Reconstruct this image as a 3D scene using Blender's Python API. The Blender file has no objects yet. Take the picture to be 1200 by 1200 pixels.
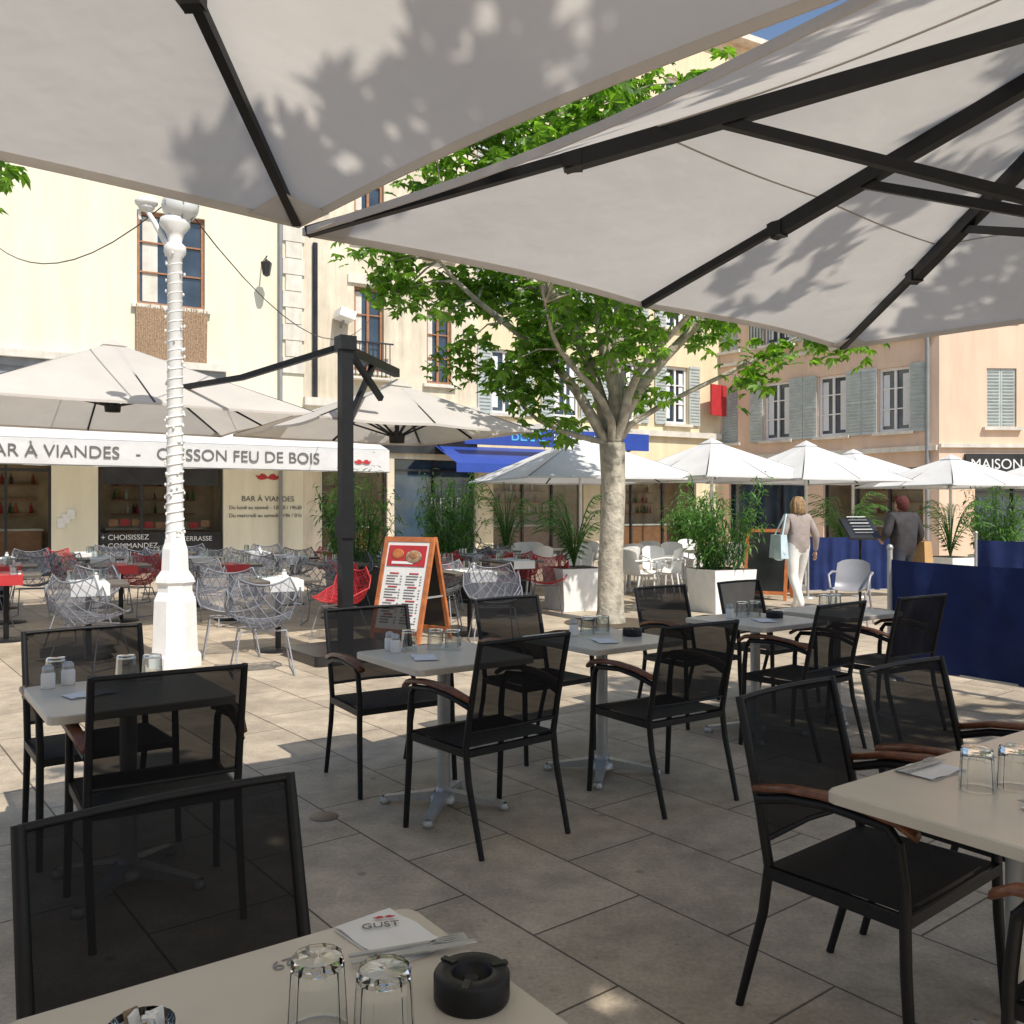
import bpy, math, random
import numpy as np
from mathutils import Vector, Matrix
random.seed(7); rng=np.random.default_rng(7)
sc=bpy.context.scene
W=bpy.data.worlds.new("World"); sc.world=W; W.use_nodes=True
sc.view_settings.view_transform='Standard'; sc.view_settings.look='None'; sc.view_settings.exposure=0
SUN_EL=math.radians(52); sx,sy=0.58,-0.815
nt=W.node_tree; bg=nt.nodes['Background']; sky=nt.nodes.new('ShaderNodeTexSky'); sky.sky_type='NISHITA'
sky.sun_disc=False; sky.sun_elevation=SUN_EL; sky.sun_rotation=math.atan2(sx,sy); sky.air_density=1.0; sky.dust_density=1.0
nt.links.new(sky.outputs[0],bg.inputs[0]); bg.inputs[1].default_value=0.15
ld=bpy.data.lights.new("sun","SUN"); ld.energy=4.9; ld.angle=math.radians(0.5); ld.color=(1,.94,.85)
lo=bpy.data.objects.new("sun",ld); sc.collection.objects.link(lo)
lo.rotation_euler=Vector((sx*math.cos(SUN_EL),sy*math.cos(SUN_EL),math.sin(SUN_EL))).to_track_quat('Z','Y').to_euler()
cd=bpy.data.cameras.new("camera"); co=bpy.data.objects.new("camera",cd); sc.collection.objects.link(co); sc.camera=co
co.location=(0,0,1.45); co.rotation_euler=(math.radians(90),0,0); cd.lens=31.2; cd.sensor_width=36; cd.clip_end=1500; cd.clip_start=.05

# ---------------- materials
def newmat(n):
    m=bpy.data.materials.new(n); m.use_nodes=True; return m,m.node_tree,m.node_tree.nodes['Principled BSDF']
def M(n,col,rough=.6,metal=0,var=.12,scale=6,bump=0,bscale=80,spec=.5,streak=0,detail=4):
    m,t,p=newmat(n); N=t.nodes; L=t.links
    p.inputs['Roughness'].default_value=rough; p.inputs['Metallic'].default_value=metal
    p.inputs['Specular IOR Level'].default_value=spec
    tc=N.new('ShaderNodeTexCoord'); no=N.new('ShaderNodeTexNoise'); no.inputs['Scale'].default_value=scale; no.inputs['Detail'].default_value=detail
    L.new(tc.outputs['Object'],no.inputs['Vector'])
    cr=N.new('ShaderNodeValToRGB'); cr.color_ramp.elements[0].position=.3; cr.color_ramp.elements[1].position=.7
    cr.color_ramp.elements[0].color=tuple(c*(1-var) for c in col)+(1,); cr.color_ramp.elements[1].color=tuple(min(1,c*(1+var)) for c in col)+(1,)
    L.new(no.outputs[0],cr.inputs[0]); out=cr.outputs[0]
    if streak:
        mp=N.new('ShaderNodeMapping'); mp.inputs['Scale'].default_value=(2.2,2.2,.25); L.new(tc.outputs['Object'],mp.inputs[0])
        n2=N.new('ShaderNodeTexNoise'); n2.inputs['Scale'].default_value=1.3; n2.inputs['Detail'].default_value=8; n2.inputs['Roughness'].default_value=.7; L.new(mp.outputs[0],n2.inputs['Vector'])
        c2=N.new('ShaderNodeValToRGB'); c2.color_ramp.elements[0].position=.35; c2.color_ramp.elements[1].position=.6
        c2.color_ramp.elements[0].color=(1-streak,1-streak*1.05,1-streak*1.15,1); c2.color_ramp.elements[1].color=(1,1,1,1); L.new(n2.outputs[0],c2.inputs[0])
        mx=N.new('ShaderNodeMix'); mx.data_type='RGBA'; mx.blend_type='MULTIPLY'; mx.inputs[0].default_value=1
        L.new(out,mx.inputs[6]); L.new(c2.outputs[0],mx.inputs[7]); out=mx.outputs[2]
    L.new(out,p.inputs['Base Color'])
    if bump:
        nb=N.new('ShaderNodeTexNoise'); nb.inputs['Scale'].default_value=bscale; nb.inputs['Detail'].default_value=5; L.new(tc.outputs['Object'],nb.inputs['Vector'])
        bp=N.new('ShaderNodeBump'); bp.inputs['Strength'].default_value=bump; bp.inputs['Distance'].default_value=.02; L.new(nb.outputs[0],bp.inputs['Height']); L.new(bp.outputs[0],p.inputs['Normal'])
    return m
def fabric(n,col,trans=.35,tcol=None):
    m=bpy.data.materials.new(n); m.use_nodes=True; t=m.node_tree; N=t.nodes; L=t.links; N.remove(N['Principled BSDF'])
    o=N['Material Output']; d=N.new('ShaderNodeBsdfDiffuse'); tr=N.new('ShaderNodeBsdfTranslucent'); mx=N.new('ShaderNodeMixShader')
    tc=N.new('ShaderNodeTexCoord'); no=N.new('ShaderNodeTexNoise'); no.inputs['Scale'].default_value=1.6; no.inputs['Detail'].default_value=8; L.new(tc.outputs['Object'],no.inputs['Vector'])
    cr=N.new('ShaderNodeValToRGB'); cr.color_ramp.elements[0].position=.3; cr.color_ramp.elements[1].position=.65
    cr.color_ramp.elements[0].color=tuple(c*.92 for c in col)+(1,); cr.color_ramp.elements[1].color=col+(1,)
    L.new(no.outputs[0],cr.inputs[0]); L.new(cr.outputs[0],d.inputs[0]); 
    c2=N.new('ShaderNodeValToRGB'); tcol=tcol or col; c2.color_ramp.elements[0].position=.3; c2.color_ramp.elements[1].position=.65
    c2.color_ramp.elements[0].color=tuple(c*.9 for c in tcol)+(1,); c2.color_ramp.elements[1].color=tcol+(1,); L.new(no.outputs[0],c2.inputs[0]); L.new(c2.outputs[0],tr.inputs[0])
    nb=N.new('ShaderNodeTexNoise'); nb.inputs['Scale'].default_value=2.2; nb.inputs['Detail'].default_value=4; L.new(tc.outputs['Object'],nb.inputs['Vector'])
    bp=N.new('ShaderNodeBump'); bp.inputs['Strength'].default_value=.5; bp.inputs['Distance'].default_value=.06; L.new(nb.outputs[0],bp.inputs['Height']); L.new(bp.outputs[0],d.inputs['Normal']); L.new(bp.outputs[0],tr.inputs['Normal'])
    mx.inputs[0].default_value=trans; L.new(d.outputs[0],mx.inputs[1]); L.new(tr.outputs[0],mx.inputs[2]); L.new(mx.outputs[0],o.inputs[0]); return m
def leafmat(n,c1,c2,trans=.4):
    m=bpy.data.materials.new(n); m.use_nodes=True; t=m.node_tree; N=t.nodes; L=t.links; p=N['Principled BSDF']; o=N['Material Output']
    g=N.new('ShaderNodeNewGeometry'); cr=N.new('ShaderNodeValToRGB'); cr.color_ramp.elements[0].color=c1+(1,); cr.color_ramp.elements[1].color=c2+(1,)
    L.new(g.outputs['Random Per Island'],cr.inputs[0]); L.new(cr.outputs[0],p.inputs['Base Color']); p.inputs['Roughness'].default_value=.45
    tr=N.new('ShaderNodeBsdfTranslucent'); br=N.new('ShaderNodeMix'); br.data_type='RGBA'; br.blend_type='MULTIPLY'; br.inputs[0].default_value=1; L.new(cr.outputs[0],br.inputs[6]); br.inputs[7].default_value=(2.4,2.6,1.0,1); br.clamp_result=False
    L.new(br.outputs[2],tr.inputs[0]); mx=N.new('ShaderNodeMixShader'); mx.inputs[0].default_value=trans; L.new(p.outputs[0],mx.inputs[1]); L.new(tr.outputs[0],mx.inputs[2]); L.new(mx.outputs[0],o.inputs[0]); return m
def meshcloth(n,col,alpha,spec=.2):
    m,t,p=newmat(n); p.inputs['Base Color'].default_value=col+(1,); p.inputs['Roughness'].default_value=.7; p.inputs['Specular IOR Level'].default_value=spec
    N=t.nodes; L=t.links; tp=N.new('ShaderNodeBsdfTransparent'); mx=N.new('ShaderNodeMixShader'); mx.inputs[0].default_value=alpha
    L.new(tp.outputs[0],mx.inputs[1]); L.new(p.outputs[0],mx.inputs[2]); L.new(mx.outputs[0],N['Material Output'].inputs[0]); return m

m_black=M('black_aluminium',(.011,.011,.012),.45,0,.2,20,spec=.3)
m_mesh=meshcloth('black_textilene',(.008,.008,.009),.92,.12)
m_seat=M('black_textilene_seat',(.012,.012,.013),.65,0,.2,60,.3,500,spec=.2)
m_wood=M('armrest_wood',(.15,.055,.025),.35,0,.35,30)
m_table=M('laminate',(.56,.51,.43),.3,0,.07,4,.02,300)
m_alu=M('cast_aluminium',(.45,.45,.44),.4,.5,.1,20)
m_fab=fabric('umbrella_fabric',(.79,.755,.71),.42,(.79,.745,.68))
m_fabw=fabric('white_umbrella_fabric',(.82,.82,.81),.25)
m_white=M('white_paint',(.80,.79,.76),.4,0,.06,8,.1,60)
m_cream=M('cream_render',(.80,.755,.59),.85,0,.04,.7,.12,60,streak=.12)
m_beige=M('old_beige_render',(.73,.65,.51),.9,0,.12,1.5,.3,30,streak=.28)
m_yellow=M('yellow_render',(.76,.65,.44),.9,0,.06,1,.15,40,streak=.15)
m_pink=M('pink_render',(.77,.565,.415),.9,0,.06,.8,.15,40,streak=.12)
m_stone=M('stone_trim',(.70,.66,.58),.85,0,.1,4,.3,20,streak=.2)
m_brown=M('brown_window_frame',(.34,.16,.075),.45,0,.2,8)
m_shut=M('grey_green_shutter',(.43,.475,.455),.6,0,.1,5)
m_glass=M('window_glass',(.03,.05,.075),.06,0,.5,1.5,spec=.9)
m_dark=M('dark_shopfront',(.022,.022,.024),.25,0,.5,2)
m_grey=M('grey_trim',(.24,.25,.26),.6,0,.1,4)
m_seam=M('seam_thread',(.42,.39,.35),.9)
m_blue=M('blue_canvas',(.018,.030,.105),.8,0,.2,3,.3,8,spec=.15)
m_blue2=M('blue_sign',(.02,.06,.32),.5,0,.1,3)
m_red=M('red_paint',(.45,.03,.035),.5,0,.1,6)
m_orange=M('orange_wood',(.46,.15,.05),.45,0,.25,12)
m_text=M('sign_lettering',(.12,.12,.11),.6,0,.1,6)
m_bark=M('bark',(.46,.42,.34),.9,0,.35,9,.8,25,streak=.28)
m_leaf=leafmat('leaf',(.045,.11,.012),(.17,.30,.04),.45)
m_leafd=leafmat('bamboo_leaf',(.03,.10,.025),(.14,.28,.07),.35)
m_wire=M('grey_wire',(.20,.21,.24),.45,0,.1,5)
m_wsh=meshcloth('grey_wire_shell',(.17,.18,.21),.38)
m_rsh=meshcloth('red_wire_shell',(.42,.02,.03),.5)
m_wire2=M('chair_leg_steel',(.30,.30,.32),.45,.2,.1,5)
m_bronze=M('brick',(.42,.20,.12),.9,0,.2,10)
m_paper=M('paper',(.76,.76,.74),.8,0,.04,20)
m_reed=M('reed',(.36,.25,.16),.9,0,.4,25,.8,60)
m_inter=M('interior_wall',(.55,.42,.28),.8,0,.3,2)
m_skin=M('skin',(.50,.30,.21),.5,0,.05,10)
m_cap=M('lamp_glass',(.70,.72,.70),.15,0,.05,4)
g,t,p=newmat('clear_glass'); m_gl=g; p.inputs['Transmission Weight'].default_value=1; p.inputs['Roughness'].default_value=.02; p.inputs['IOR'].default_value=1.45; p.inputs['Base Color'].default_value=(.97,.99,.98,1)
def thin(n,tint,blend):
    m=bpy.data.materials.new(n); m.use_nodes=True; t=m.node_tree; N=t.nodes; N.remove(N['Principled BSDF']); a=N.new('ShaderNodeBsdfTransparent'); a.inputs[0].default_value=tint; c_=N.new('ShaderNodeBsdfGlossy'); c_.inputs['Roughness'].default_value=.06; x_=N.new('ShaderNodeMixShader'); lw=N.new('ShaderNodeLayerWeight'); lw.inputs[0].default_value=blend
    t.links.new(lw.outputs['Facing'],x_.inputs[0]); t.links.new(a.outputs[0],x_.inputs[1]); t.links.new(c_.outputs[0],x_.inputs[2]); t.links.new(x_.outputs[0],N['Material Output'].inputs[0]); return m
m_gl2=thin('thin_glass',(.86,.9,.9,1),.55); m_pane=thin('shop_pane',(.8,.84,.84,1),.25)

def pavement():
    m,t,p=newmat('stone_paving'); N=t.nodes; L=t.links
    tc=N.new('ShaderNodeTexCoord'); mp=N.new('ShaderNodeMapping'); mp.inputs['Rotation'].default_value=(0,0,math.radians(52)); mp.inputs['Location'].default_value=(.3,.15,0); L.new(tc.outputs['Object'],mp.inputs[0])
    br=N.new('ShaderNodeTexBrick'); br.offset=.5; br.inputs['Scale'].default_value=1; br.inputs['Brick Width'].default_value=.82; br.inputs['Row Height'].default_value=.52; br.inputs['Mortar Size'].default_value=.005; br.inputs['Mortar Smooth'].default_value=.3; br.inputs['Bias'].default_value=0
    br.inputs['Color1'].default_value=(.62,.515,.385,1); br.inputs['Color2'].default_value=(.50,.41,.30,1); br.inputs['Mortar'].default_value=(.14,.11,.08,1)
    L.new(mp.outputs[0],br.inputs['Vector'])
    def noise(s,d=6,r=.6):
        n=N.new('ShaderNodeTexNoise'); n.inputs['Scale'].default_value=s; n.inputs['Detail'].default_value=d; n.inputs['Roughness'].default_value=r; L.new(tc.outputs['Object'],n.inputs['Vector']); return n
    col=br.outputs['Color']
    for s,a,b,lo,hi in ((.8,.35,.7,.78,1.06),(7,.35,.65,.80,1.06),(60,.3,.7,.80,1.14),(2.5,.42,.58,.88,1.04)):
        n=noise(s); mr=N.new('ShaderNodeMapRange'); mr.inputs[1].default_value=a; mr.inputs[2].default_value=b; mr.inputs[3].default_value=lo; mr.inputs[4].default_value=hi; L.new(n.outputs[0],mr.inputs[0])
        mx=N.new('ShaderNodeMix'); mx.data_type='RGBA'; mx.blend_type='MULTIPLY'; mx.inputs[0].default_value=1; L.new(col,mx.inputs[6]); L.new(mr.outputs[0],mx.inputs[7]); col=mx.outputs[2]
    for vs_,r0,r1 in ((2.6,.035,.06),(9,.03,.07)):
        v=N.new('ShaderNodeTexVoronoi'); v.inputs['Scale'].default_value=vs_; L.new(tc.outputs['Object'],v.inputs['Vector'])
        mr=N.new('ShaderNodeMapRange'); mr.inputs[1].default_value=r0; mr.inputs[2].default_value=r1; mr.inputs[3].default_value=.62; mr.inputs[4].default_value=1; L.new(v.outputs['Distance'],mr.inputs[0])
        mx=N.new('ShaderNodeMix'); mx.data_type='RGBA'; mx.blend_type='MULTIPLY'; mx.inputs[0].default_value=1; L.new(col,mx.inputs[6]); L.new(mr.outputs[0],mx.inputs[7]); col=mx.outputs[2]
    L.new(col,p.inputs['Base Color']); 
    n=noise(3); mr=N.new('ShaderNodeMapRange'); mr.inputs[3].default_value=.45; mr.inputs[4].default_value=.8; L.new(n.outputs[0],mr.inputs[0]); L.new(mr.outputs[0],p.inputs['Roughness'])
    b1=N.new('ShaderNodeBump'); b1.inputs['Strength'].default_value=.6; b1.inputs['Distance'].default_value=.01; b1.invert=True; L.new(br.outputs['Fac'],b1.inputs['Height'])
    n=noise(60); b2=N.new('ShaderNodeBump'); b2.inputs['Strength'].default_value=.22; b2.inputs['Distance'].default_value=.01; L.new(n.outputs[0],b2.inputs['Height']); L.new(b1.outputs[0],b2.inputs['Normal']); L.new(b2.outputs[0],p.inputs['Normal'])
    return m

# ---------------- builder
class B:
    def __init__(s): s.v=[];s.f=[];s.m=[];s.sm=[];s.mats=[];s.M=Matrix.Identity(4)
    def add(s,vs,fs,mat,smooth=False):
        if mat not in s.mats: s.mats.append(mat)
        k=s.mats.index(mat); o=len(s.v)
        s.v+=[tuple(s.M@Vector(q)) for q in vs]; s.f+=[tuple(i+o for i in f) for f in fs]; s.m+=[k]*len(fs); s.sm+=[smooth]*len(fs)
    def box(s,c,d,mat,rz=0,rx=0,ry=0,taper=1,bev=0):
        R=Matrix.Translation(c)@Matrix.Rotation(rz,4,'Z')@Matrix.Rotation(ry,4,'Y')@Matrix.Rotation(rx,4,'X')
        x,y,z=d[0]/2,d[1]/2,d[2]/2
        if bev:
            a=bev; pr=[(-x+a,-y),(x-a,-y),(x-a*.3,-y+a*.3),(x,-y+a),(x,y-a),(x-a*.3,y-a*.3),(x-a,y),(-x+a,y),(-x+a*.3,y-a*.3),(-x,y-a),(-x,-y+a),(-x+a*.3,-y+a*.3)]
            n=len(pr); e=min(.004,z*.4); vs=[]
            for zz,k in ((-z,1),(z-e,1),(z,1-e/x)): vs+=[R@Vector((px*k,py*k,zz)) for px,py in pr]
            fs=[tuple(range(n-1,-1,-1)),tuple(range(2*n,3*n))]
            for r in range(2):
                for i in range(n): j=(i+1)%n; fs.append((r*n+i,r*n+j,(r+1)*n+j,(r+1)*n+i))
            s.add(vs,fs,mat); return
        vs=[R@Vector((sx_*x*(taper if k else 1),sy_*y*(taper if k else 1),z*(2*k-1))) for k in (0,1) for sx_,sy_ in ((-1,-1),(1,-1),(1,1),(-1,1))]
        s.add(vs,[(3,2,1,0),(4,5,6,7),(0,1,5,4),(1,2,6,5),(2,3,7,6),(3,0,4,7)],mat)
    def beam(s,p,q,w,h,mat,w2=None,h2=None):
        p=Vector(p);q=Vector(q);d=(q-p).normalized(); u=Vector((0,0,1)) if abs(d.z)<.95 else Vector((0,1,0))
        r=d.cross(u).normalized(); u=r.cross(d); w2=w2 or w;h2=h2 or h
        vs=[]
        for c,a,b_ in ((p,w,h),(q,w2,h2)):
            vs+=[c-r*a/2-u*b_/2,c+r*a/2-u*b_/2,c+r*a/2+u*b_/2,c-r*a/2+u*b_/2]
        s.add(vs,[(0,1,2,3),(7,6,5,4),(0,4,5,1),(1,5,6,2),(2,6,7,3),(3,7,4,0)],mat)
    def tube(s,pts,rad,mat,n=8,smooth=True,caps=True,flat=1):
        pts=[Vector(q) for q in pts]
        if not hasattr(rad,'__len__'): rad=[rad]*len(pts)
        vs=[];fs=[];prev=None
        for i,q in enumerate(pts):
            d=(pts[min(i+1,len(pts)-1)]-pts[max(i-1,0)]).normalized()
            if prev is None:
                a=Vector((0,0,1)) if abs(d.z)<.9 else Vector((1,0,0)); r=d.cross(a).normalized()
            else: r=(prev-d*prev.dot(d)).normalized()
            prev=r; u=d.cross(r)
            for k in range(n):
                a=2*math.pi*k/n; vs.append(q+(r*math.cos(a)+u*math.sin(a)*flat)*rad[i])
        for i in range(len(pts)-1):
            for k in range(n): k2=(k+1)%n; fs.append((i*n+k,i*n+k2,(i+1)*n+k2,(i+1)*n+k))
        s.add(vs,fs,mat,smooth)
        if caps: 
            s.add(vs[:n],[tuple(range(n-1,-1,-1))],mat); s.add(vs[-n:],[tuple(range(n))],mat)
    def lathe(s,pr,mat,n=16,o=(0,0,0),smooth=True):
        vs=[];fs=[]
        for r,z in pr:
            for k in range(n): a=2*math.pi*k/n; vs.append((o[0]+r*math.cos(a),o[1]+r*math.sin(a),o[2]+z))
        for i in range(len(pr)-1):
            for k in range(n): k2=(k+1)%n; fs.append((i*n+k,i*n+k2,(i+1)*n+k2,(i+1)*n+k))
        s.add(vs,fs,mat,smooth)
    def ell(s,c,r,mat,n=12,rz=0,rx=0):
        R=Matrix.Translation(c)@Matrix.Rotation(rz,4,'Z')@Matrix.Rotation(rx,4,'X'); vs=[];fs=[]
        h=n//2+2
        for i in range(h+1):
            t_=math.pi*i/h
            for k in range(n):
                a=2*math.pi*k/n; vs.append(R@Vector((r[0]*math.sin(t_)*math.cos(a),r[1]*math.sin(t_)*math.sin(a),r[2]*math.cos(t_))))
        for i in range(h):
            for k in range(n): k2=(k+1)%n; fs.append((i*n+k,(i+1)*n+k,(i+1)*n+k2,i*n+k2))
        s.add(vs,fs,mat,True)
    def quad(s,a,b,c,d,mat): s.add([a,b,c,d],[(0,1,2,3)],mat)
    def mesh(s,name):
        me=bpy.data.meshes.new(name); me.from_pydata(s.v,[],s.f); 
        for m in s.mats: me.materials.append(m)
        me.polygons.foreach_set('material_index',s.m); me.polygons.foreach_set('use_smooth',s.sm); me.update(); return me
    def obj(s,name,loc=(0,0,0),rz=0): return inst(name,s.mesh(name),loc,rz)
def inst(name,me,loc=(0,0,0),rz=0,parent=None,sc_=1):
    o=bpy.data.objects.new(name,me); sc.collection.objects.link(o); o.location=loc; o.rotation_euler=(0,0,rz); o.scale=(sc_,)*3
    if parent: o.parent=parent
    return o
def text(body,parent,loc,rot,mat,width=None,size=.2,name='lettering',align='LEFT',ext=.004):
    c=bpy.data.curves.new('t','FONT'); c.body=body; c.size=size; c.extrude=ext; c.align_x=align
    o=bpy.data.objects.new('t',c); sc.collection.objects.link(o); bpy.context.view_layer.update()
    me=bpy.data.meshes.new_from_object(o.evaluated_get(bpy.context.evaluated_depsgraph_get())); bpy.data.objects.remove(o)
    me.materials.clear(); me.materials.append(mat)
    o=bpy.data.objects.new(name,me); sc.collection.objects.link(o); o.location=loc; o.rotation_euler=rot
    if width:
        xs=[v.co.x for v in me.vertices]; k=width/(max(xs)-min(xs)); o.scale=(k,k,1)
    if parent: o.parent=parent
    return o
MP=[(0,.02),(.12,.13),(.25,.16),(.36,.06),(.5,.10),(.40,-.06),(.25,-.10),(.1,-.07),(0,-.03)]
def moustache(b,c,w,mat):
    for sg in (-1,1): b.add([(c[0]+sg*x*w,c[1],c[2]+z*w) for x,z in MP],[tuple(range(len(MP)))],mat)

gb=B(); gb.quad((-300,-300,0),(300,-300,0),(300,300,0),(-300,300,0),pavement()); gb.obj('pavement')

# ---------------- buildings
def window(b,o,frame,glass=None):
    s0,s1,z0,z1,k=o[:5]; w=s1-s0; cx=(s0+s1)/2; h=z1-z0; cz=(z0+z1)/2; glass=glass or m_glass
    if k in('brown','white','shutter','closed'):
        fm=m_brown if k=='brown' else m_white
        b.box((cx,-.05,z0-.05),(w+.24,.14,.09),m_stone)
    if k=='closed':
        for sg in(-1,1):
            x=cx+sg*w/4; b.box((x,.06,cz),(w/2-.01,.03,h),m_shut)
            for i in range(int(h/.09)): b.box((x,.035,z0+.06+i*.09),(w/2-.12,.02,.05),m_shut,rx=.5)
        return
    if k in('brown','white','shutter'):
        b.quad((s0,.17,z0),(s1,.17,z0),(s1,.17,z1),(s0,.17,z1),glass)
        for x in (s0+.04,cx,s1-.04): b.box((x,.14,cz),(.07,.07,h-.004),fm)
        for z in (z0+.04,z1-.04): b.box((cx,.138,z),(w-.01,.07,.08),fm)
        for z in (z0+h*.36,z0+h*.68): b.box((cx,.142,z),(w-.1,.05,.035),fm)
    if k=='brown': b.box((s0+w*.2,.165,cz),(w*.22,.006,h*.9),m_stone)
    if k=='shutter':
        for sg in(-1,1):
            x=cx+sg*(w/2+w/4+.02); b.box((x,-.035,cz),(w/2,.035,h+.04),m_shut)
            for zz in (z0+.0,z1-.0,cz): b.box((x,-.062,zz),(w/2-.02,.02,.08),m_shut)
            for i in range(int(h/.1)): b.box((x,-.058,z0+.08+i*.1),(w/2-.1,.012,.05),m_shut,rx=.5)
        b.box((cx-w*.3,.155,cz),(w*.2,.01,h*.8),m_paper); b.box((cx+w*.3,.157,cz),(w*.18,.01,h*.8),m_paper)
    if k in('shop','room'):
        b.quad((s0,.2,z0),(s1,.2,z0),(s1,.2,z1),(s0,.2,z1),m_glass if k=='shop' else m_pane)
        n=max(1,round(w/1.1))
        for i in range(n+1): b.box((s0+.03+(w-.06)*i/n,.16,cz),(.06,.09,h-.004),m_dark)
        b.box((cx,.158,z1-.3),(w-.02,.07,.06),m_dark); b.box((cx,.158,z0+.1),(w-.02,.08,.2),m_dark)
    if k=='room':
        y=1.7
        b.quad((s0,y,z0),(s1,y,z0),(s1,y,z1),(s0,y,z1),m_inter); b.quad((s0,.25,z0),(s0,.25,z1),(s0,y,z1),(s0,y,z0),m_inter); b.quad((s1,.25,z1),(s1,.25,z0),(s1,y,z0),(s1,y,z1),m_inter)
        b.quad((s0,.25,z1),(s1,.25,z1),(s1,y,z1),(s0,y,z1),m_stone)
        b.box((cx,1.3,.5),(w*.8,.5,1.0),m_brown); b.box((cx,1.3,1.03),(w*.84,.56,.05),m_stone)
        for q in range(3): b.box((cx,1.6,1.4+q*.35),(w*.7,.16,.03),m_brown)
        for q in range(int(w*8)):
            x=s0+w*.16+random.random()*w*.68; zz=1.415+random.randrange(3)*.35; b.lathe([(.0,0),(.035,0),(.035,.15),(.012,.19),(.012,.25),(0,.25)],random.choice([m_red,m_dark,m_leafd,m_paper,m_orange]),6,(x,1.6,zz))
def facade(b,L,H,ops,mat,kx=()):
    xs=sorted(set([0,L]+[o[0] for o in ops]+[o[1] for o in ops])); zs=sorted(set([0,H]+[o[2] for o in ops]+[o[3] for o in ops]))
    for i in range(len(xs)-1):
        for j in range(len(zs)-1):
            cx=(xs[i]+xs[i+1])/2; cz=(zs[j]+zs[j+1])/2
            if any(o[0]<cx<o[1] and o[2]<cz<o[3] for o in ops): continue
            b.quad((xs[i],0,zs[j]),(xs[i+1],0,zs[j]),(xs[i+1],0,zs[j+1]),(xs[i],0,zs[j+1]),mat)
    for o in ops:
        s0,s1,z0,z1=o[:4]; d=.24
        b.quad((s0,0,z0),(s0,0,z1),(s0,d,z1),(s0,d,z0),mat); b.quad((s1,0,z1),(s1,0,z0),(s1,d,z0),(s1,d,z1),mat)
        b.quad((s0,0,z1),(s1,0,z1),(s1,d,z1),(s0,d,z1),mat); b.quad((s1,0,z0),(s0,0,z0),(s0,d,z0),(s1,d,z0),mat)
        window(b,o,None)
def shell(b,L,H,dep,mat):
    b.quad((0,0,0),(0,0,H),(0,dep,H),(0,dep,0),mat); b.quad((L,0,H),(L,0,0),(L,dep,0),(L,dep,H),mat)
    b.quad((0,dep,0),(0,dep,H),(L,dep,H),(L,dep,0),mat); b.quad((-.3,-.4,H+.12),(L+.3,-.4,H+.12),(L+.3,dep,H+1.2),(-.3,dep,H+1.2),m_bronze)
    b.box((L/2,-.2,H),(L+.2,.5,.2),m_stone)
ANG=math.radians(28.7); ca,sa=math.cos(ANG),math.sin(ANG)
def FP(s,y=0,z=0): return (-11.3+ca*s-sa*y,19.6+sa*s+ca*y,z)
b=B()
ops=[(3.2,5.0,0,2.7,'room'),(5.96,8.77,0,2.8,'room'),(6.79,8.33,6.37,8.6,'brown'),(6.79,8.33,9.6,11.6,'brown'),(2.2,3.5,6.37,8.6,'brown'),(.3,2.4,0,2.7,'room')]
facade(b,10.75,13,ops,m_cream); shell(b,10.75,13,10,m_cream)
b.box((4.2,-.16,4.95),(9.2,.32,.16),m_stone); b.box((4.2,-.09,4.78),(9.2,.18,.16),m_grey); b.box((4.2,-.04,4.1),(9.2,.08,1.2),m_grey)
for i in range(18): b.box((10.5,-.03,5.2+i*.42),(.42 if i%2 else .56,.06,.40),m_stone)
b.tube([(10.15,-.1,0),(10.15,-.1,12.8)],.05,m_grey,8)
b.beam((9.7,0,7.7),(9.7,-.55,7.75),.03,.03,m_dark); b.lathe([(0,.3),(.12,.22),(.14,.2),(.09,-.1),(.03,-.14),(0,-.14)],m_dark,6,(9.7,-.5,7.4),False)
b.box((7.56,-.09,5.62),(1.6,.05,1.45),m_reed)
for i in range(32): b.beam((6.79+i*.05,-.125,4.9),(6.79+i*.05+random.uniform(-.02,.02),-.125,6.33+random.uniform(-.05,.05)),.022,.02,m_reed)
b.box((7.36,.12,2.35),(2.6,.03,.5),m_dark); b.box((7.36,.10,.48),(2.7,.1,.96),m_dark)
for i in range(9): b.box((6.3+i*.26,.3,1.15+random.uniform(-.05,.05)),(.2,.05,.16),m_red if i%2 else m_brown)
for i in range(3): b.box((5.5+i*.1-.3,-.02,1.2+i*.1),(.16,.02,.22),m_paper)
moustache(b,(9.85,-.012,2.32),.62,m_red)
cream=b.obj('cream_building',FP(-4),ANG)
R90=(math.radians(90),0,0)
text("BAR À VIANDES",cream,(9.2,-.01,1.72),R90,m_text,1.3)
text("Du lundi au samedi - 12h30 / 19h30",cream,(8.9,-.01,1.52),R90,m_text,1.8)
text("Du mercredi au samedi - 19h / 01h",cream,(8.9,-.01,1.32),R90,m_text,1.8)
for i,tx in enumerate(("+ CHOISISSEZ","+ COMMANDEZ","+ INSTALLEZ-VOUS")): text(tx,cream,(6.02,.04,.80-i*.2),R90,m_paper,size=.17)
text("TERRASSE",cream,(7.8,.04,.75),R90,m_paper,.7)
b=B(); ops=[(.5,2.3,0,2.9,'room'),(2.5,4.95,0,2.9,'shop')]
for z0,z1 in((5.2,7.45),(8.7,10.9)): ops+=[(1.37,2.2,z0,z1,'brown'),(3.45,4.2,z0-.2,z1-.4,'brown')]
facade(b,5.02,13.6,ops,m_beige); shell(b,5.02,13.6,10,m_beige)
b.box((2.5,-.1,4.3),(5.0,.2,.2),m_stone); b.box((2.5,-.06,3.3),(4.9,.12,.5),m_dark)
b.box((1.785,-.035,7.62),(1.2,.07,.22),m_stone)
for i in range(9): b.beam((1.3+i*.12,-.3,5.0),(1.3+i*.12,-.3,5.9),.02,.02,m_dark)
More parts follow.
